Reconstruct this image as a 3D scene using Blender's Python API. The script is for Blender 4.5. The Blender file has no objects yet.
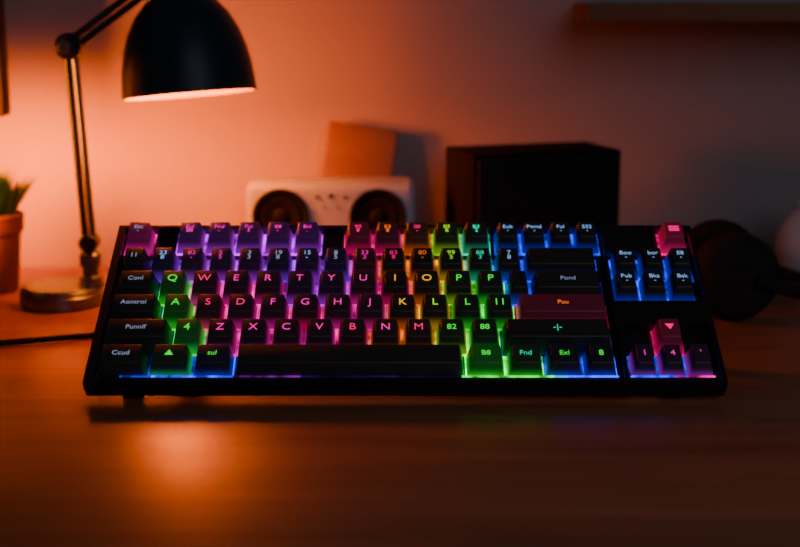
import bpy, bmesh, math, random
from mathutils import Vector, Matrix, Euler
random.seed(4)
C = bpy.context.scene.collection
PI = math.pi
R = math.radians

# ------------------------------------------------------------------ camera
CAM_H, CAM_Y, PITCH, FPX = .232, -.726, R(12), 1350.0
cam_d = bpy.data.cameras.new('camera'); cam = bpy.data.objects.new('camera', cam_d); C.objects.link(cam)
cam.location = (0, CAM_Y, CAM_H); cam.rotation_euler = (PI/2-PITCH, 0, 0)
cam_d.sensor_width = 36; cam_d.lens = FPX/800*36
cam_d.clip_start = .01
cam_d.dof.use_dof = True; cam_d.dof.focus_distance = .80; cam_d.dof.aperture_fstop = 4.4
bpy.context.scene.camera = cam

def at(px, py, Y):            # measured photo position -> world point on the plane y = Y
    a = PITCH + math.atan((py-273.5)/FPX)
    dy = Y-CAM_Y; z = CAM_H-dy*math.tan(a)
    zc = dy*math.cos(PITCH)-(z-CAM_H)*math.sin(PITCH)
    return Vector(((px-400)*zc/FPX, Y, z))

# ------------------------------------------------------------------ materials
def mat(name, col, rough=.5, metal=0, emit=None, es=0, noise=0, nscale=80, bump=0, coat=0, spec=.5):
    m = bpy.data.materials.new(name); m.use_nodes = True
    nt = m.node_tree; b = nt.nodes['Principled BSDF']
    b.inputs['Base Color'].default_value = (*col, 1)
    b.inputs['Roughness'].default_value = rough; b.inputs['Metallic'].default_value = metal
    b.inputs['Coat Weight'].default_value = coat; b.inputs['Specular IOR Level'].default_value = spec
    if emit:
        b.inputs['Emission Color'].default_value = (*emit, 1); b.inputs['Emission Strength'].default_value = es
    tc = nt.nodes.new('ShaderNodeTexCoord'); n = nt.nodes.new('ShaderNodeTexNoise')
    n.inputs['Scale'].default_value = nscale; nt.links.new(tc.outputs['Object'], n.inputs['Vector'])
    if noise:
        mx = nt.nodes.new('ShaderNodeMix'); mx.data_type = 'RGBA'
        mx.inputs['A'].default_value = (*[c*(1-noise) for c in col], 1)
        mx.inputs['B'].default_value = (*[min(1, c*(1+noise)) for c in col], 1)
        nt.links.new(n.outputs['Fac'], mx.inputs['Factor']); nt.links.new(mx.outputs['Result'], b.inputs['Base Color'])
    if bump:
        bp = nt.nodes.new('ShaderNodeBump'); bp.inputs['Strength'].default_value = bump; bp.inputs['Distance'].default_value = .001
        nt.links.new(n.outputs['Fac'], bp.inputs['Height']); nt.links.new(bp.outputs['Normal'], b.inputs['Normal'])
    return m

def wood(name, c1, c2, rough, scale=1.0, coat=0, spec=.5):
    m = bpy.data.materials.new(name); m.use_nodes = True
    nt = m.node_tree; N = nt.nodes; L = nt.links; b = N['Principled BSDF']
    tc = N.new('ShaderNodeTexCoord'); mp = N.new('ShaderNodeMapping')
    mp.inputs['Scale'].default_value = (2.2*scale, 34*scale, 34*scale)
    L.new(tc.outputs['Object'], mp.inputs['Vector'])
    n = N.new('ShaderNodeTexNoise'); n.inputs['Scale'].default_value = 1.6; n.inputs['Detail'].default_value = 7
    n.inputs['Distortion'].default_value = .6
    L.new(mp.outputs['Vector'], n.inputs['Vector'])
    mp2 = N.new('ShaderNodeMapping'); mp2.inputs['Scale'].default_value = (1.2, 9, 1)
    L.new(tc.outputs['Object'], mp2.inputs['Vector'])
    n2 = N.new('ShaderNodeTexNoise'); n2.inputs['Scale'].default_value = 1.3; L.new(mp2.outputs['Vector'], n2.inputs['Vector'])
    ad = N.new('ShaderNodeMath'); ad.operation = 'MULTIPLY_ADD'; ad.inputs[1].default_value = .6
    L.new(n.outputs['Fac'], ad.inputs[0])
    m2 = N.new('ShaderNodeMath'); m2.operation = 'MULTIPLY'; m2.inputs[1].default_value = .4; L.new(n2.outputs['Fac'], m2.inputs[0])
    L.new(m2.outputs[0], ad.inputs[2])
    cr = N.new('ShaderNodeValToRGB'); cr.color_ramp.elements[0].position = .34; cr.color_ramp.elements[1].position = .68
    cr.color_ramp.elements[0].color = (*c1, 1); cr.color_ramp.elements[1].color = (*c2, 1)
    L.new(ad.outputs[0], cr.inputs['Fac']); L.new(cr.outputs['Color'], b.inputs['Base Color'])
    rr = N.new('ShaderNodeMapRange'); rr.inputs['To Min'].default_value = rough-.04; rr.inputs['To Max'].default_value = rough+.06
    L.new(n.outputs['Fac'], rr.inputs['Value']); L.new(rr.outputs['Result'], b.inputs['Roughness'])
    bp = N.new('ShaderNodeBump'); bp.inputs['Strength'].default_value = .05; bp.inputs['Distance'].default_value = .001
    L.new(n.outputs['Fac'], bp.inputs['Height']); L.new(bp.outputs['Normal'], b.inputs['Normal'])
    b.inputs['Coat Weight'].default_value = coat; b.inputs['Specular IOR Level'].default_value = spec
    return m

M_black = mat('black_plastic', (.012, .012, .014), .42, noise=.2, nscale=300)
M_case = mat('case_black', (.012, .011, .014), .40, noise=.2, nscale=400, bump=.05)
M_rubber = mat('rubber', (.008, .008, .008), .8, noise=.2)
M_shade = mat('lamp_enamel', (.006, .026, .038), .42, noise=.15, nscale=60, spec=.35)
M_inner = mat('shade_inner', (.62, .54, .30), .6, noise=.05)
M_bulb = mat('bulb_glass', (1, .7, .4), .4, emit=(1, .50, .14), es=8)
M_steel = mat('brushed_steel', (.14, .23, .33), .32, 1, noise=.1, nscale=200)
M_darksteel = mat('dark_steel', (.040, .065, .09), .38, 1, noise=.1, nscale=200)
M_wall = mat('wall_paint', (.37, .325, .335), .9, noise=.06, nscale=9, bump=.1)
M_floor = wood('floor_wood', (.05, .03, .02), (.09, .05, .03), .5)
M_desk = wood('desk_wood', (.210, .084, .036), (.44, .180, .080), .34, spec=.45)
M_shelf = wood('shelf_wood', (.22, .10, .05), (.32, .15, .08), .6, spec=.2)
M_board = wood('board_wood', (.17, .080, .025), (.24, .12, .040), .55)
M_white = mat('white_plastic', (.40, .52, .66), .45, noise=.04, nscale=60)
M_trim = mat('trim_paint', (.6, .6, .6), .5, noise=.04)
M_cone = mat('speaker_cone', (.008, .009, .012), .7, noise=.3, nscale=500, spec=.2)
M_ring = mat('speaker_ring_plastic', (.008, .010, .012), .6, noise=.2, nscale=300, spec=.2)
M_grille = mat('speaker_cloth', (.018, .014, .015), .9, noise=.5, nscale=900, bump=.3, spec=.2)
M_box = mat('speaker_cabinet', (.012, .009, .009), .8, noise=.2, nscale=90, spec=.08)
M_terra = mat('terracotta', (.13, .046, .028), .85, noise=.18, nscale=120, bump=.3, spec=.2)
M_soil = mat('soil', (.03, .018, .01), .95, noise=.6, nscale=400, bump=.8)
M_leaf = mat('leaf', (.020, .15, .016), .5, noise=.5, nscale=90)
M_screen = mat('screen_glass', (.006, .006, .008), .2, noise=.1)
M_bezel = mat('monitor_bezel', (.012, .012, .014), .6, noise=.1, spec=.2)
M_ceramic = mat('white_ceramic', (.56, .72, .82), .35, noise=.03, nscale=50)
M_pad = mat('ear_pad_leather', (.024, .020, .021), .8, noise=.3, nscale=200, bump=.4, spec=.15)
M_cup = mat('headphone_plastic', (.032, .026, .026), .8, noise=.2, nscale=200, spec=.10)

# ------------------------------------------------------------------ mesh helpers
def finish(bm, name, m, smooth=None):
    bmesh.ops.recalc_face_normals(bm, faces=bm.faces[:])
    me = bpy.data.meshes.new(name); bm.to_mesh(me); bm.free()
    for mm in (m if isinstance(m, (list, tuple)) else [m]): me.materials.append(mm)
    if smooth is not None:
        me.polygons.foreach_set('use_smooth', [True]*len(me.polygons)); me.set_sharp_from_angle(angle=R(smooth))
    return me
INV = {}
def obj(name, bm, m, parent=None, smooth=38):
    if parent is not None:
        bm.transform(INV[parent.name])        # geometry is modelled in world coordinates
    o = bpy.data.objects.new(name, finish(bm, name, m, smooth)); C.objects.link(o)
    if parent is not None: o.parent = parent
    return o
def sub(name, bm, m, parent, root, smooth=38):
    bm.transform(INV[root.name])
    o = bpy.data.objects.new(name, finish(bm, name, m, smooth)); C.objects.link(o); o.parent = parent
    return o
def thing(name, label, cat, loc=(0, 0, 0), rot=(0, 0, 0), group=None):
    o = bpy.data.objects.new(name, None); C.objects.link(o)
    o.empty_display_size = .02
    o.location = loc; o.rotation_euler = rot; o['label'] = label; o['category'] = cat
    if group: o['group'] = group
    INV[o.name] = (Matrix.Translation(Vector(loc)) @ Euler(rot).to_matrix().to_4x4()).inverted()
    return o
def struct(name, bm, m):
    o = obj(name, bm, m); o['kind'] = 'structure'; return o

def box(bm, lo, hi, bev=0, seg=3, M=None):
    x0, y0, z0 = lo; x1, y1, z1 = hi
    t = bmesh.new()
    vs = [t.verts.new(p) for p in [(x0,y0,z0),(x1,y0,z0),(x1,y1,z0),(x0,y1,z0),(x0,y0,z1),(x1,y0,z1),(x1,y1,z1),(x0,y1,z1)]]
    for f in [(0,3,2,1),(4,5,6,7),(0,1,5,4),(1,2,6,5),(2,3,7,6),(3,0,4,7)]: t.faces.new([vs[i] for i in f])
    if bev: bmesh.ops.bevel(t, geom=t.edges[:], offset=bev, segments=seg, affect='EDGES', profile=.5)
    if M is not None: t.transform(M)
    me = bpy.data.meshes.new('t'); t.to_mesh(me); t.free(); bm.from_mesh(me); bpy.data.meshes.remove(me)
def lathe(bm, prof, n=48, M=None, closed=False):
    t = bmesh.new(); rings = []
    for r, z in prof:
        if r < 1e-6: rings.append([t.verts.new((0, 0, z))])
        else: rings.append([t.verts.new((r*math.cos(2*PI*i/n), r*math.sin(2*PI*i/n), z)) for i in range(n)])
    prs = list(zip(rings[:-1], rings[1:]))
    if closed: prs.append((rings[-1], rings[0]))
    for a, b in prs:
        for i in range(n):
            j = (i+1) % n
            if len(a) == 1 and len(b) == 1: continue
            if len(a) == 1: t.faces.new((a[0], b[i], b[j]))
            elif len(b) == 1: t.faces.new((a[i], a[j], b[0]))
            else: t.faces.new((a[i], a[j], b[j], b[i]))
    if M is not None: t.transform(M)
    me = bpy.data.meshes.new('t'); t.to_mesh(me); t.free(); bm.from_mesh(me); bpy.data.meshes.remove(me)
def align(p, d):
    q = Vector((0, 0, 1)).rotation_difference(Vector(d).normalized())
    return Matrix.Translation(Vector(p)) @ q.to_matrix().to_4x4()
def rod(bm, a, b, r, n=20, bev=0):
    a = Vector(a); b = Vector(b); L = (b-a).length
    e = min(bev or r*.15, L*.3)
    lathe(bm, [(0, 0), (r-e, 0), (r, e), (r, L-e), (r-e, L), (0, L)], n, align(a, b-a))
def tube(bm, pts, r, n=12, sub_=8):
    P = [Vector(p) for p in pts]
    Q = []
    for i in range(len(P)-1):
        p0 = P[max(i-1, 0)]; p1 = P[i]; p2 = P[i+1]; p3 = P[min(i+2, len(P)-1)]
        for k in range(sub_):
            t = k/sub_
            Q.append(.5*((2*p1)+(p2-p0)*t+(2*p0-5*p1+4*p2-p3)*t*t+(3*p1-p0-3*p2+p3)*t**3))
    Q.append(P[-1]); rings = []; up = Vector((0, 0, 1))
    for i, q in enumerate(Q):
        d = (Q[min(i+1, len(Q)-1)]-Q[max(i-1, 0)]).normalized()
        s = d.cross(up)
        if s.length < .05: s = d.cross(Vector((1, 0, 0)))
        s.normalize(); u = s.cross(d)
        rings.append([bm.verts.new(q+r*(math.cos(2*PI*k/n)*s+math.sin(2*PI*k/n)*u)) for k in range(n)])
    for a, b in zip(rings[:-1], rings[1:]):
        for k in range(n): bm.faces.new((a[k], a[(k+1) % n], b[(k+1) % n], b[k]))
    bm.faces.new(rings[0]); bm.faces.new(rings[-1])

# ------------------------------------------------------------------ the setting
WALL_Y = .40
bm = bmesh.new(); box(bm, (-2.2, WALL_Y, -.74), (2.2, WALL_Y+.08, 1.6)); struct('wall_back', bm, M_wall)
bm = bmesh.new(); box(bm, (-2.2, -1.8, -.78), (2.2, WALL_Y+.08, -.74)); struct('floor', bm, M_floor)
bm = bmesh.new(); box(bm, (-2.2, WALL_Y-.012, -.74), (2.2, WALL_Y, -.66), .003); struct('baseboard_back', bm, M_trim)

# desk
desk = thing('desk', 'brown wooden desk with a satin top that carries the keyboard', 'desk', (0, .1, -.74))
bm = bmesh.new(); box(bm, (-.85, -.196, -.028), (.85, WALL_Y-.004, 0), .003); obj('desktop', bm, M_desk, desk)
for sx in (-.8, .74):
    for sy in (-.16, .32):
        bm = bmesh.new(); box(bm, (sx, sy, -.74), (sx+.06, sy+.06, -.028), .003); obj('leg', bm, M_darksteel, desk)
bm = bmesh.new(); box(bm, (-.74, .33, -.12), (.74, .35, -.028), .001); obj('rear_rail', bm, M_darksteel, desk)

# ------------------------------------------------------------------ keyboard
TILT = R(30.5); KX = .003; KY = .015; LIFT = .0024
kb = thing('keyboard', 'black mechanical keyboard with rainbow backlit keys in the middle of the desk', 'keyboard', (KX, KY, 0))
TM = Matrix.Translation((0, 0, LIFT)) @ Matrix.Rotation(TILT, 4, 'X')     # keyboard plane inside its thing
def klocal(name, bm, m, smooth=38):      # bm is in keyboard-plane coordinates: u right, v back, w up
    bm.transform(TM)
    o = bpy.data.objects.new(name, finish(bm, name, m, smooth)); C.objects.link(o); o.parent = kb; return o
HW, KD = .1828, .1368
bm = bmesh.new(); box(bm, (-HW, 0, 0), (HW, KD, .0068), .0012, 3); klocal('bottom_case', bm, M_case)
wells = [(-.1782, .0036, .1252, .1350), (.1263, .0036, .1800, .0468), (.1263, .0668, .1806, .1110), (.1565, .1110, .1806, .1350)]
def hole(u, v): return any(a < u < c and b < v < d for a, b, c, d in wells)
us = sorted({-HW, HW, *[w[0] for w in wells], *[w[2] for w in wells]}); vs = sorted({0, KD, *[w[1] for w in wells], *[w[3] for w in wells]})
bm = bmesh.new(); V = {}
def gv(i, j, k):
    if (i, j, k) not in V: V[i, j, k] = bm.verts.new((us[i], vs[j], (.0050, .0122)[k]))
    return V[i, j, k]
fill = {(i, j): not hole((us[i]+us[i+1])/2, (vs[j]+vs[j+1])/2) for i in range(len(us)-1) for j in range(len(vs)-1)}
for (i, j), f in fill.items():
    if not f: continue
    bm.faces.new([gv(i, j, 1), gv(i+1, j, 1), gv(i+1, j+1, 1), gv(i, j+1, 1)])
    bm.faces.new([gv(i, j, 0), gv(i, j+1, 0), gv(i+1, j+1, 0), gv(i+1, j, 0)])
    for di, dj, a, b in ((-1,0,(0,0),(0,1)), (1,0,(1,0),(1,1)), (0,-1,(0,0),(1,0)), (0,1,(0,1),(1,1))):
        if not fill.get((i+di, j+dj), False):
            bm.faces.new([gv(i+a[0], j+a[1], 0), gv(i+b[0], j+b[1], 0), gv(i+b[0], j+b[1], 1), gv(i+a[0], j+a[1], 1)])
ed = [e for e in bm.edges if len(e.link_faces) == 2 and e.calc_face_angle(0) > 1]
bmesh.ops.bevel(bm, geom=ed, offset=.0006, segments=3, affect='EDGES', profile=.5)
klocal('top_frame', bm, M_case)

COL = dict(magenta=(1, .0, .40), purple=(.55, .0, .95), violet=(.25, .0, 1), pink=(1, .0, .18), red=(1, .0, .05), orange=(1, .15, .0),
           yellow=(1, .50, .0), lime=(.38, 1, .0), green=(.0, 1, .04), teal=(.0, .75, .40), cyan=(.0, .30, 1), blue=(.0, .02, 1), dim=(.03, .05, .2),
           white=(.45, .55, .85), skyblue=(.25, .5, 1))
mc = {}
def led_mat(c, s):
    k = ('led', c, s)
    if k not in mc:
        m = bpy.data.materials.new('led_'+c); m.use_nodes = True; nt = m.node_tree
        b = nt.nodes['Principled BSDF']; b.inputs['Base Color'].default_value = (*[.1*x for x in COL[c]], 1)
        b.inputs['Emission Color'].default_value = (*COL[c], 1)
        tc = nt.nodes.new('ShaderNodeTexCoord'); n = nt.nodes.new('ShaderNodeTexNoise'); n.inputs['Scale'].default_value = 95
        mr = nt.nodes.new('ShaderNodeMapRange'); mr.inputs['From Min'].default_value = .38; mr.inputs['From Max'].default_value = .65
        mr.inputs['To Min'].default_value = s*.15; mr.inputs['To Max'].default_value = s*1.6
        nt.links.new(tc.outputs['Object'], n.inputs['Vector']); nt.links.new(n.outputs['Fac'], mr.inputs['Value'])
        nt.links.new(mr.outputs['Result'], b.inputs['Emission Strength']); mc[k] = m
    return mc[k]
def leg_mat(c, s):
    k = ('legend', c, s)
    if k not in mc: mc[k] = mat('legend_'+c, COL[c], .5, emit=COL[c], es=s)
    return mc[k]
def cap_mat(c, g):            # dark cap tinted by LED colour, glow painted on lower sides as emission
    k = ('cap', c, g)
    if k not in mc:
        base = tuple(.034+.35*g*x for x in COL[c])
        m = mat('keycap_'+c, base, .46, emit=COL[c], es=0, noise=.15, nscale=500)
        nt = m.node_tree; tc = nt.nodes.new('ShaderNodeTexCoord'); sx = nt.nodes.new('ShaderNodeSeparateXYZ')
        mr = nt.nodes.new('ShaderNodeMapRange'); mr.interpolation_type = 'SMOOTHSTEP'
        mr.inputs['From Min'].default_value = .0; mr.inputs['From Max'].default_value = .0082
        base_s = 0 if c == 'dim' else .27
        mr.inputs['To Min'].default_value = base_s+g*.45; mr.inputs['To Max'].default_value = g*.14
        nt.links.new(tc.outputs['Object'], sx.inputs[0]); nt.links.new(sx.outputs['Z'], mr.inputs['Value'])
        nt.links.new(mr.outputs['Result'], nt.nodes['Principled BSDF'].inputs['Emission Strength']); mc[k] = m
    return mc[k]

CAPB, CAPT = .0080, .0196
def cap_mesh(w, d, m):
    bm = bmesh.new(); h = CAPT-CAPB; g = .0008; ix = .0026
    a, b = w/2-g, d/2-g
    at_, bt0, bt1 = a-ix, -b+.0036, b-.0014
    vs_ = [bm.verts.new(p) for p in [(-a,-b,0),(a,-b,0),(a,b,0),(-a,b,0),(-at_,bt0,h-.0003),(at_,bt0,h-.0003),(at_,bt1,h),(-at_,bt1,h)]]
    for f in [(0,3,2,1),(4,5,6,7),(0,1,5,4),(1,2,6,5),(2,3,7,6),(3,0,4,7)]: bm.faces.new([vs_[i] for i in f])
    bmesh.ops.bevel(bm, geom=[e for e in bm.edges if not all(v.co.z < .0001 for v in e.verts)], offset=.0009, segments=3, affect='EDGES', profile=.5)
    return finish(bm, 'keycap', m, 40)
def text_mesh(s, size, m, bold):
    cu = bpy.data.curves.new('t', 'FONT'); cu.body = s; cu.size = size; cu.align_x = 'CENTER'; cu.align_y = 'CENTER'
    cu.extrude = .00008; cu.offset = bold; cu.space_line = .8
    o = bpy.data.objects.new('t', cu); C.objects.link(o)
    bpy.context.view_layer.update()
    me = bpy.data.meshes.new_from_object(o.evaluated_get(bpy.context.evaluated_depsgraph_get()))
    bpy.data.objects.remove(o); me.materials.clear(); me.materials.append(m); return me
def bars_mesh(m):                        # three stacked strokes
    b = bmesh.new()
    for q in (-.0019, 0, .0019): box(b, (-.0033, q-.0004, 0), (.0033, q+.0004, .0002))
    return finish(b, 'legend', m)

SC = [.000568, .0005795, .000591, .000602, .000614, .0006275]
PITCHV = .0210
VC = [.0148+PITCHV*k for k in range(5)]+[.1238]
VD = [PITCHV]*5+[.0205]
LS = .0077
def key(row, x0, x1, s, lc='magenta', gc='magenta', g=0.0, gs=3.0, size=LS, ls=1.1, bold=0.0, led=None):
    sc = SC[row]; u0 = (x0-400)*sc-KX; u1 = (x1-400)*sc-KX; uc = (u0+u1)/2; w = u1-u0; d = VD[row]; vc = VC[row]
    gs = round(gs*.44*random.choice((.65, 1.0, 1.0, 1.3)), 2)
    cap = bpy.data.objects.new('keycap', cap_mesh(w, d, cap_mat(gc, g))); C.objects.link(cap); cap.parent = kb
    cap.location = TM @ Vector((uc, vc, CAPB)); cap.rotation_euler = (TILT, 0, 0)
    if s:
        me = bars_mesh(leg_mat(lc, ls)) if s == 'BARS' else text_mesh(s, size, leg_mat(lc, ls), bold)
        t = bpy.data.objects.new('legend', me); C.objects.link(t); t.parent = cap
        t.location = (0, .0014, CAPT-CAPB-.00004)
    b = bmesh.new(); box(b, (uc-.0065, vc-.0065, .0066), (uc+.0065, vc+.0065, CAPB+.0004), .0005, 1); klocal('key_switch', b, M_black)
    b = bmesh.new(); box(b, (u0+.0001, vc-d/2+.0001, .0064), (u1-.0001, vc+d/2-.0001, .0071)); klocal('led_diffuser', b, led_mat(led or gc, gs))

# function row
key(5, 122, 152, 'Esc\n-', 'white', 'magenta', .36, 3, .0044, .5)
for k, s in enumerate(['Eul\n88', 'Fnd\n-', 'Ful\n3', 'E8\n-', 'Enl\n.']):
    key(5, 174+29.5*k, 203.5+29.5*k, s, 'magenta', 'purple', .20, 4, .0044, 1.2)
for k, (s, lc, c, g) in enumerate(zip(['90\n8', 'E3\n8', '00\n-', '03\n6', 'B3\n2'], ['pink', 'orange', 'pink', 'lime', 'teal'], ['pink', 'pink', 'orange', 'lime', 'teal'], [.20, .10, .08, .02, .01])):
    key(5, 343+29.7*k, 372.7+29.7*k, s, lc, c, g, 3.5 if k < 3 else 2, .0044, 1.3)
for k, s in enumerate(['Eub\n-', 'Pwnd\n-', 'Ful\n-', 'S32\n-']):
    key(5, 495+26.6*k, 521.6+26.6*k, s, 'skyblue', 'blue', 0, 4, .0043, .9)
# number row
nr = [('11', 'white', 'dim'), ('23', 'skyblue', 'violet'), ('82', 'magenta', 'purple'), ('5', 'magenta', 'purple'), ('3', 'white', 'purple'), ('19', 'white', 'violet'), ('15', 'skyblue', 'purple'),
      ('8', 'white', 'violet'), ('33', 'magenta', 'pink'), ('83', 'pink', 'orange'), ('80', 'orange', 'orange'), ('99', 'lime', 'yellow'), ('88', 'teal', 'teal'), ('7', 'skyblue', 'blue')]
for k, (s, lc, gc) in enumerate(nr):
    key(4, 118+29*k, 147+29*k, s+('' if k == 0 else '\n'+('3', '8', '-', '5')[k % 4]), lc, gc, .05 if gc in ('purple', 'violet', 'pink') else 0, 3.6 if gc != 'dim' else 1, .0051, .5 if lc == 'white' else .8)
key(4, 524, 600, '', 'white', 'blue', 0, 3)
# Q row
key(3, 113, 155, 'Conl', 'white', 'dim', 0, 1, .0048, .4)
for k, (s, c, gc) in enumerate(zip('QWERTYUIOPP', ['green', 'pink', 'magenta', 'magenta', 'magenta', 'magenta', 'magenta', 'yellow', 'yellow', 'green', 'green'],
        ['green', 'magenta', 'magenta', 'magenta', 'purple', 'purple', 'magenta', 'pink', 'orange', 'lime', 'green'])):
    key(3, 155+32*k, 187+32*k, s, c, gc, .10 if k == 0 else (.03 if k < 7 else .01), 3)
key(3, 507, 532, '', 'teal', 'blue', 0, 2, .006, .8)
key(3, 532, 606, 'Pond', 'white', 'dim', 0, 2, .0046, .35, led='blue')
# A row
key(2, 106, 158, 'Aontrol', 'white', 'dim', 0, 1, .0048, .4)
for k, (s, c, gc) in enumerate(zip(['A', 'S', 'D', 'F', 'G', 'H', 'J', 'K', 'L', 'L', '11'], ['green', 'pink', 'pink', 'magenta', 'magenta', 'magenta', 'magenta', 'yellow', 'lime', 'green', 'green'],
        ['green', 'pink', 'magenta', 'magenta', 'pink', 'magenta', 'magenta', 'orange', 'yellow', 'green', 'green'])):
    key(2, 158+32.6*k, 190.6+32.6*k, s, c, gc, .14 if k == 0 else (.03 if k < 7 else .01), 3)
key(2, 517, 611, 'Puu', 'orange', 'pink', .17, .6, .0045, 1.2)
# Z row
key(1, 99, 169, 'Punnlf', 'white', 'dim', 0, 1, .0048, .4)
for k, (s, c, gc) in enumerate(zip(['4', 'Z', 'X', 'C', 'V', 'B', 'N', 'M', '82', '88'], ['green', 'magenta', 'magenta', 'magenta', 'magenta', 'pink', 'magenta', 'pink', 'green', 'green'],
        ['green', 'magenta', 'magenta', 'magenta', 'magenta', 'pink', 'orange', 'orange', 'lime', 'green'])):
    key(1, 169+33.3*k, 202.3+33.3*k, s, c, gc, .15 if k == 0 else .02, 3, LS if len(s) == 1 else .0058)
key(1, 502, 615, '-|-', 'teal', 'dim', 0, 1, .0060, 1)
# space row
key(0, 93, 145, 'Ccud', 'white', 'dim', 0, 1, .0048, .45)
key(0, 145, 190, '\u25b2', 'green', 'green', .02, 6, .0054, 1.1, led='blue')
key(0, 190, 232, 'sul', 'green', 'blue', .02, 7, .0050, .9, led='blue')
key(0, 232, 466, '', 'white', 'dim', 0, .5)
key(0, 466, 507, 'B8', 'green', 'green', .22, 11, .0052, 1.1)
key(0, 507, 546, 'Fnd', 'teal', 'green', .03, 6, .0050, .9)
key(0, 546, 585, 'Exl', 'green', 'blue', .01, 5, .0050, .9)
key(0, 585, 620, '8', 'green', 'blue', .01, 6, .0058, 1.1)
# navigation block
key(5, 661, 689.5, 'BARS', 'pink', 'pink', .42, 3, .0055, 1.6)
for k, s in enumerate(['Boo\n-', 'bor\n-', 'E8\n-']): key(4, 613+27.6*k, 640.6+27.6*k, s, 'skyblue', 'blue', 0, 4, .0046, .8)
for k, s in enumerate(['Pub\n-', 'Bks\n-', 'Bsk\n-']): key(3, 614+28.2*k, 642.2+28.2*k, s, 'skyblue', 'blue', 0, 4.5, .0046, .8)
key(1, 656, 687, '\u25bc', 'pink', 'pink', .24, 1.6, .006, 1.2)
for k, s in enumerate('14\''): key(0, 632+28.4*k, 660.4+28.4*k, s, 'magenta', 'purple', .03, 2.4, .0060, 1.0, led='blue')

# light strips along the front of the wells
def strip(x0, x1, c, s):
    b = bmesh.new(); box(b, ((x0-400)*.000566-KX, .0037, .0070), ((x1-400)*.000566-KX, .0050, .0126), .0002, 1); klocal('light_strip', b, led_mat(c, s))
strip(118, 150, 'blue', .8); strip(150, 232, 'blue', 3.4); strip(232, 300, 'purple', .25); strip(300, 462, 'violet', .04); strip(462, 555, 'green', 1.8); strip(555, 566, 'cyan', 1.2); strip(566, 620, 'blue', 3.4)
strip(632, 675, 'blue', 3.2); strip(675, 690, 'purple', 1.5); strip(690, 717, 'magenta', 1.2)

# feet, tilt legs and cable (world coordinates)
for sx in (-.158, .154):
    bm = bmesh.new(); lathe(bm, [(0, 0), (.0055, 0), (.006, .001), (.006, .0066), (0, .0066)], 24, Matrix.Translation((sx+KX, KY+.012, 0)))
    obj('rubber_foot', bm, M_rubber, kb)
for sx in (-.135, .135):
    bm = bmesh.new(); box(bm, (sx-.012, KY+.088, .0002), (sx+.012, KY+.094, .0566), .0015, 2); obj('tilt_leg', bm, M_black, kb)
bm = bmesh.new(); tube(bm, [(-.08, .128, .068), (-.10, .155, .045), (-.14, .172, .006), (-.19, .160, .0026), (-.25, .138, .0026), (-.32, .112, .0026), (-.42, .09, .0026), (-.6, .11, .0026)], .0022)
obj('cable', bm, M_rubber, kb)

# ------------------------------------------------------------------ desk lamp
LY = .256
base_c = at(62, 290, LY)
lamp = thing('desk_lamp', 'black dome desk lamp on a jointed steel arm, glowing orange at left', 'lamp', (base_c.x, LY, 0))
bm = bmesh.new(); lathe(bm, [(0, 0), (.029, 0), (.031, .0015), (.031, .0095), (.0300, .0105), (.0300, .0125), (.0280, .0150), (.012, .0165), (0, .0165)], 64, Matrix.Translation((base_c.x, LY, 0)))
obj('base', bm, M_steel, lamp)
p0 = at(91, 272, LY); p2 = at(70, 46, LY)
bm = bmesh.new(); lathe(bm, [(0, 0), (.0105, 0), (.0105, .003), (.0085, .0035), (.0085, .007), (.006, .0085), (.006, .014), (.008, .016), (.008, .024), (.005, .027), (.005, .036), (0, .036)], 32, Matrix.Translation((p0.x, LY, .0140)))
obj('post', bm, M_steel, lamp)
j0 = Vector((p0.x, LY, .047))
bm = bmesh.new(); rod(bm, j0+Vector((0, -.008, 0)), j0+Vector((0, .008, 0)), .0068); obj('lower_joint', bm, M_darksteel, lamp)
for off in (-.0028, .0028):
    bm = bmesh.new(); rod(bm, j0+Vector((off, 0, 0)), p2+Vector((off, 0, 0)), .0026, 14); obj('lower_arm', bm, M_steel if off > 0 else M_darksteel, lamp)
bm = bmesh.new(); rod(bm, p2+Vector((0, -.009, 0)), p2+Vector((0, .009, 0)), .0095)
el = obj('elbow_joint', bm, M_darksteel, lamp)
bm = bmesh.new(); rod(bm, p2+Vector((-.001, -.013, 0)), p2+Vector((-.001, -.009, 0)), .0052); sub('knob', bm, M_steel, el, lamp)
rim = at(190, 95, LY)
tilt = Matrix.Translation(rim) @ Matrix.Rotation(R(-5), 4, 'Y') @ Matrix.Rotation(R(-6), 4, 'X')
head = tilt @ Vector((0, 0, .093))
for off in (-.0028, .0028):
    o_ = Vector((-off*.5, 0, off))
    bm = bmesh.new(); rod(bm, p2+o_, head+o_, .0026, 14); obj('upper_arm', bm, M_darksteel, lamp)
bm = bmesh.new(); rod(bm, head+Vector((0, -.009, 0)), head+Vector((0, .009, 0)), .0075); obj('head_joint', bm, M_darksteel, lamp)
R0 = .0485
outer = [(R0, 0), (R0*.992, .008), (R0*.965, .020), (R0*.915, .032), (R0*.83, .045), (R0*.70, .057), (R0*.52, .067), (R0*.34, .073), (.0125, .076), (.0115, .084), (.009, .088), (0, .088)]
bm = bmesh.new(); lathe(bm, outer+[(0, .0865), (.0075, .0865), (R0*.32, .0715), (R0*.50, .0655), (R0*.68, .0555), (R0*.81, .0435), (R0*.895, .031), (R0*.945, .0195), (R0*.972, .008), (R0*.98, 0)], 72, tilt)
shade = obj('lamp_shade', bm, M_shade, lamp, 50)
bm = bmesh.new(); lathe(bm, [(R0*.975, .0004), (R0*.968, .008), (R0*.940, .0195), (R0*.89, .031), (R0*.805, .0435), (R0*.675, .0555), (R0*.495, .065), (R0*.3, .0705), (0, .072)], 72, tilt)
sub('shade_lining', bm, M_inner, shade, lamp, 60)
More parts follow.
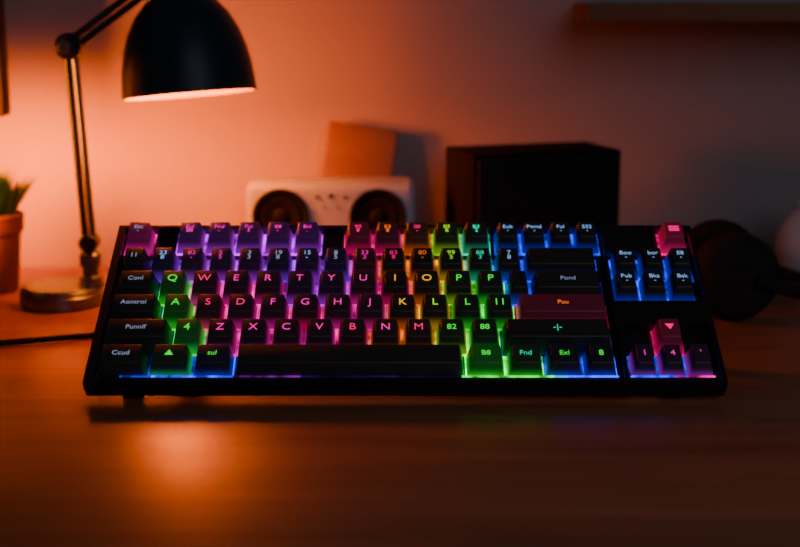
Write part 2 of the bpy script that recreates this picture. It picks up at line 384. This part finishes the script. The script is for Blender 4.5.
bm = bmesh.new(); lathe(bm, [(0, .030), (.008, .032), (.013, .037), (.0145, .043), (.0125, .050), (.008, .056), (.006, .064), (0, .066)], 32, tilt)
obj('bulb', bm, M_bulb, lamp, 60)

# ------------------------------------------------------------------ stereo speaker with two round cones
SY = .300
a = at(245, 184, SY); b = at(415, 184, SY); hz = a.z
sp = thing('stereo_speaker', 'white rounded speaker with two large round black cones, behind the keyboard', 'speaker', ((a.x+b.x)/2, SY+.022, 0))
bm = bmesh.new(); box(bm, (a.x, SY, .003), (b.x, SY+.045, hz), .006, 5); obj('body', bm, M_white, sp)
for px in (281, 378):
    c = at(px, 217, SY)
    Mx = align((c.x, SY+.0002, c.z), (0, -1, 0))
    bm = bmesh.new(); lathe(bm, [(.0170, 0), (.0215, 0), (.0222, .0012), (.0215, .0028), (.0190, .0030), (.0175, .0018)], 56, Mx, closed=True); ring = obj('speaker_ring', bm, M_ring, sp, 50)
    bm = bmesh.new(); lathe(bm, [(0, .0022), (.004, .0020), (.006, .0010), (.0065, .0004), (.012, .0010), (.0145, .0018), (.0165, .0012), (.0172, .0003), (.0172, .00005), (0, .00005)], 56, Mx); sub('speaker_cone', bm, M_cone, ring, sp, 50)
for px, py, r in ((317, 197, .0013), (331, 196, .0018), (345, 197, .0013), (324, 207, .0008), (338, 207, .0008)):
    c = at(px, py, SY); bm = bmesh.new(); rod(bm, (c.x, SY+.0004, c.z), (c.x, SY-.0012, c.z), r, 20); obj('control_button', bm, M_darksteel, sp)
for dx in (.012, -.012):
    bm = bmesh.new(); box(bm, ((a.x if dx > 0 else b.x)+dx-.006, SY+.006, 0), ((a.x if dx > 0 else b.x)+dx+.006, SY+.038, .0035), .0006, 1); obj('foot', bm, M_rubber, sp)

# wooden board leaning behind it
BY = .364
tl = at(326, 137, BY); tr = at(398, 137, BY)
wd = (tr.x-tl.x); ang = R(9)
pl = thing('wooden_board', 'small tan wooden board leaning on the wall behind the white speaker', 'board', (at(357, 300, BY).x, BY, 0))
Lb = tl.z/math.cos(ang)+.003
lean = R(-12)
Mb = Matrix.Translation((at(362, 300, BY).x-.016, BY, .0055)) @ Matrix.Rotation(ang, 4, 'Y') @ Matrix.Rotation(lean, 4, 'X')
bm = bmesh.new(); box(bm, (-wd/2, -.005, 0), (wd/2, .004, Lb), .002, 3, Mb); obj('panel', bm, M_board, pl)

# ------------------------------------------------------------------ black box speaker
f0 = at(475, 156, .27)
yaw = R(17.8)
bs = thing('bookshelf_speaker', 'large black box speaker behind the keyboard, right of the white speaker', 'speaker', (f0.x, .27, 0), (0, 0, yaw))
Mz = Matrix.Translation((f0.x, .27, 0)) @ Matrix.Rotation(yaw, 4, 'Z')
W = .122
bm = bmesh.new(); box(bm, (0, .003, 0), (W, .066, f0.z), .0015, 2, Mz); obj('cabinet', bm, M_box, bs)
bm = bmesh.new(); box(bm, (.003, -.002, .004), (W-.003, .0035, f0.z-.003), .0015, 2, Mz); obj('grille', bm, M_grille, bs)

# ------------------------------------------------------------------ headphones
hc = at(735, 278, .205); hr = .0315
hp = thing('headphones', 'black over-ear headphones lying on the desk to the right of the keyboard', 'headphones', (hc.x, .23, 0))
for y0, d in ((.205, -1), (.262, 1)):
    Mx = align((hc.x, y0, hr), (0, d, 0))
    bm = bmesh.new(); lathe(bm, [(0, .013), (.012, .0128), (.022, .011), (.0285, .007), (.0315, .001), (.0315, -.003), (0, -.003)], 56, Mx); cup = obj('ear_cup', bm, M_cup, hp, 50)
    bm = bmesh.new(); lathe(bm, [(.0155, -.003), (.031, -.003), (.0312, -.008), (.028, -.0125), (.022, -.013), (.0165, -.010)], 56, Mx, closed=True); sub('ear_pad', bm, M_pad, cup, hp, 50)
pts = []
for k in range(13):
    t = PI*k/12; s = math.sin(t)
    pts.append((hc.x+.012+.082*s, .2335-.043*math.cos(t), hr-.022*s))
bm = bmesh.new(); tube(bm, pts, .0048, 12, 4); hb = obj('headband', bm, M_cup, hp)

# ------------------------------------------------------------------ white vase at the right edge
vc_ = at(813, 280, .315); vt = at(816, 204, .315).z
va = thing('vase', 'white round ceramic vase cut by the right edge, behind the headphones', 'vase', (vc_.x, .315, 0))
s_ = vt/.075; q_ = 1.18
pr = [(0, 0), (.015, 0), (.017, .002), (.0225, .014), (.0262, .030), (.0268, .042), (.0240, .056), (.0175, .067), (.0130, .071), (.0135, .075), (.0120, .075), (.0115, .071), (.016, .066), (.022, .055), (.0248, .042), (.0242, .03), (.02, .014), (0, .006)]
bm = bmesh.new(); lathe(bm, [(r*q_, z*s_) for r, z in pr], 56, Matrix.Translation((vc_.x, .315, 0))); obj('body', bm, M_ceramic, va, 60)

# ------------------------------------------------------------------ wall shelf
s0 = at(588, 4, .315); s1 = at(588, 22, .315)
sh = thing('wall_shelf', 'dark reddish wooden shelf on the wall at upper right', 'shelf', (.35, WALL_Y, s1.z))
bm = bmesh.new(); box(bm, (s0.x, .315, s1.z), (.62, WALL_Y-.0005, s0.z), .0012, 2); obj('shelf_board', bm, M_shelf, sh)
for x in (.34, .55):
    bm = bmesh.new(); box(bm, (x, .345, s1.z-.006), (x+.012, WALL_Y-.0005, s1.z), .0006, 1); box(bm, (x, WALL_Y-.007, s1.z-.05), (x+.012, WALL_Y-.0005, s1.z-.003), .0006, 1); obj('bracket', bm, M_darksteel, sh)

# ------------------------------------------------------------------ potted plant
PY = .300
pc = at(0, 290, PY)
pp = thing('potted_plant', 'spiky green plant in a terracotta pot at the left edge', 'plant', (pc.x, PY, 0))
ph = at(0, 213, PY).z
bm = bmesh.new(); lathe(bm, [(0, 0), (.0135, 0), (.0145, .001), (.0185, ph*.76), (.0205, ph*.77), (.0215, ph*.98), (.0205, ph), (.0185, ph), (.0178, ph*.8), (0, ph*.78)], 48, Matrix.Translation((pc.x, PY, 0))); obj('pot', bm, M_terra, pp, 40)
bm = bmesh.new(); lathe(bm, [(0, ph*.79), (.0178, ph*.79), (.0176, ph*.90), (.012, ph*.93), (0, ph*.95)], 40, Matrix.Translation((pc.x, PY, 0))); obj('soil', bm, M_soil, pp)
bm = bmesh.new()
for k in range(130):
    an = random.uniform(0, 2*PI); out = random.uniform(.1, 1); L = random.uniform(.026, .041)*(1.15-.10*out)
    r0 = .014*out; wv = random.uniform(.0014, .0024)
    d = Vector((math.cos(an), math.sin(an), 0)); sd = Vector((-d.y, d.x, 0))
    prev = None
    for j in range(6):
        t = j/5; p = Vector((pc.x, PY, ph*.90))+d*(r0+L*.55*out*t*t**.3)+Vector((0, 0, L*(t-.18*out*t*t)))
        ww = wv*(1-t)**.7*(1+.8*t)+.00005
        cur = [bm.verts.new(p-sd*ww), bm.verts.new(p-d*ww*.35-Vector((0, 0, .0002))), bm.verts.new(p+sd*ww), bm.verts.new(p+d*ww*.2)]
        if prev:
            for q in range(4): bm.faces.new((prev[q], prev[(q+1) % 4], cur[(q+1) % 4], cur[q]))
        prev = cur
obj('leaves', bm, M_leaf, pp, 60)

# ------------------------------------------------------------------ monitor (its right edge shows)
MY = .285
mc_ = at(5, 117, MY)
mo = thing('monitor', 'black computer monitor whose right edge shows at upper left', 'monitor', (mc_.x-.26, MY, 0))
bm = bmesh.new(); box(bm, (mc_.x-.52, MY, mc_.z), (mc_.x, MY+.018, mc_.z+.30), .0025, 3); ho = obj('housing', bm, M_bezel, mo)
bm = bmesh.new(); box(bm, (mc_.x-.514, MY-.0006, mc_.z+.010), (mc_.x-.005, MY+.001, mc_.z+.295)); sub('screen', bm, M_screen, ho, mo)
bm = bmesh.new(); box(bm, (mc_.x-.285, MY+.0175, .008), (mc_.x-.235, MY+.034, mc_.z+.12), .002, 2); obj('stand_neck', bm, M_bezel, mo)
bm = bmesh.new(); box(bm, (mc_.x-.35, MY-.05, 0), (mc_.x-.17, MY+.07, .009), .003, 2); obj('stand_base', bm, M_bezel, mo)

# ------------------------------------------------------------------ lights
def light(name, kind, loc, energy, col, size=.1, target=None, **k):
    l = bpy.data.lights.new(name, kind); l.energy = energy; l.color = col
    if kind == 'AREA': l.size = size
    elif kind in ('POINT', 'SPOT'): l.shadow_soft_size = size
    for a_, v in k.items(): setattr(l, a_, v)
    o = bpy.data.objects.new(name, l); C.objects.link(o); o.location = loc
    if target is not None: o.rotation_euler = (Vector(target)-Vector(loc)).to_track_quat('-Z', 'Y').to_euler()
    return o
lp = tilt @ Vector((-.026, 0, .018))
light('bulb_light', 'POINT', lp, 1.55, (1, .125, .0), .014)
light('added_wall_fill', 'AREA', (-.38, .22, .14), 2.3, (1, .125, .0), .10, (-.25, .40, .12), spread=R(95))  # unseen orange fill, added to brighten the wall at left
light('added_front_fill', 'AREA', (.6, -1.4, .85), 3.7, (.78, .76, .90), 1.0, (.10, .10, 0))  # unseen soft cool fill, added from the front right
w = bpy.data.worlds.new('world'); bpy.context.scene.world = w; w.use_nodes = True
w.node_tree.nodes['Background'].inputs['Color'].default_value = (.30, .27, .33, 1); w.node_tree.nodes['Background'].inputs['Strength'].default_value = .04
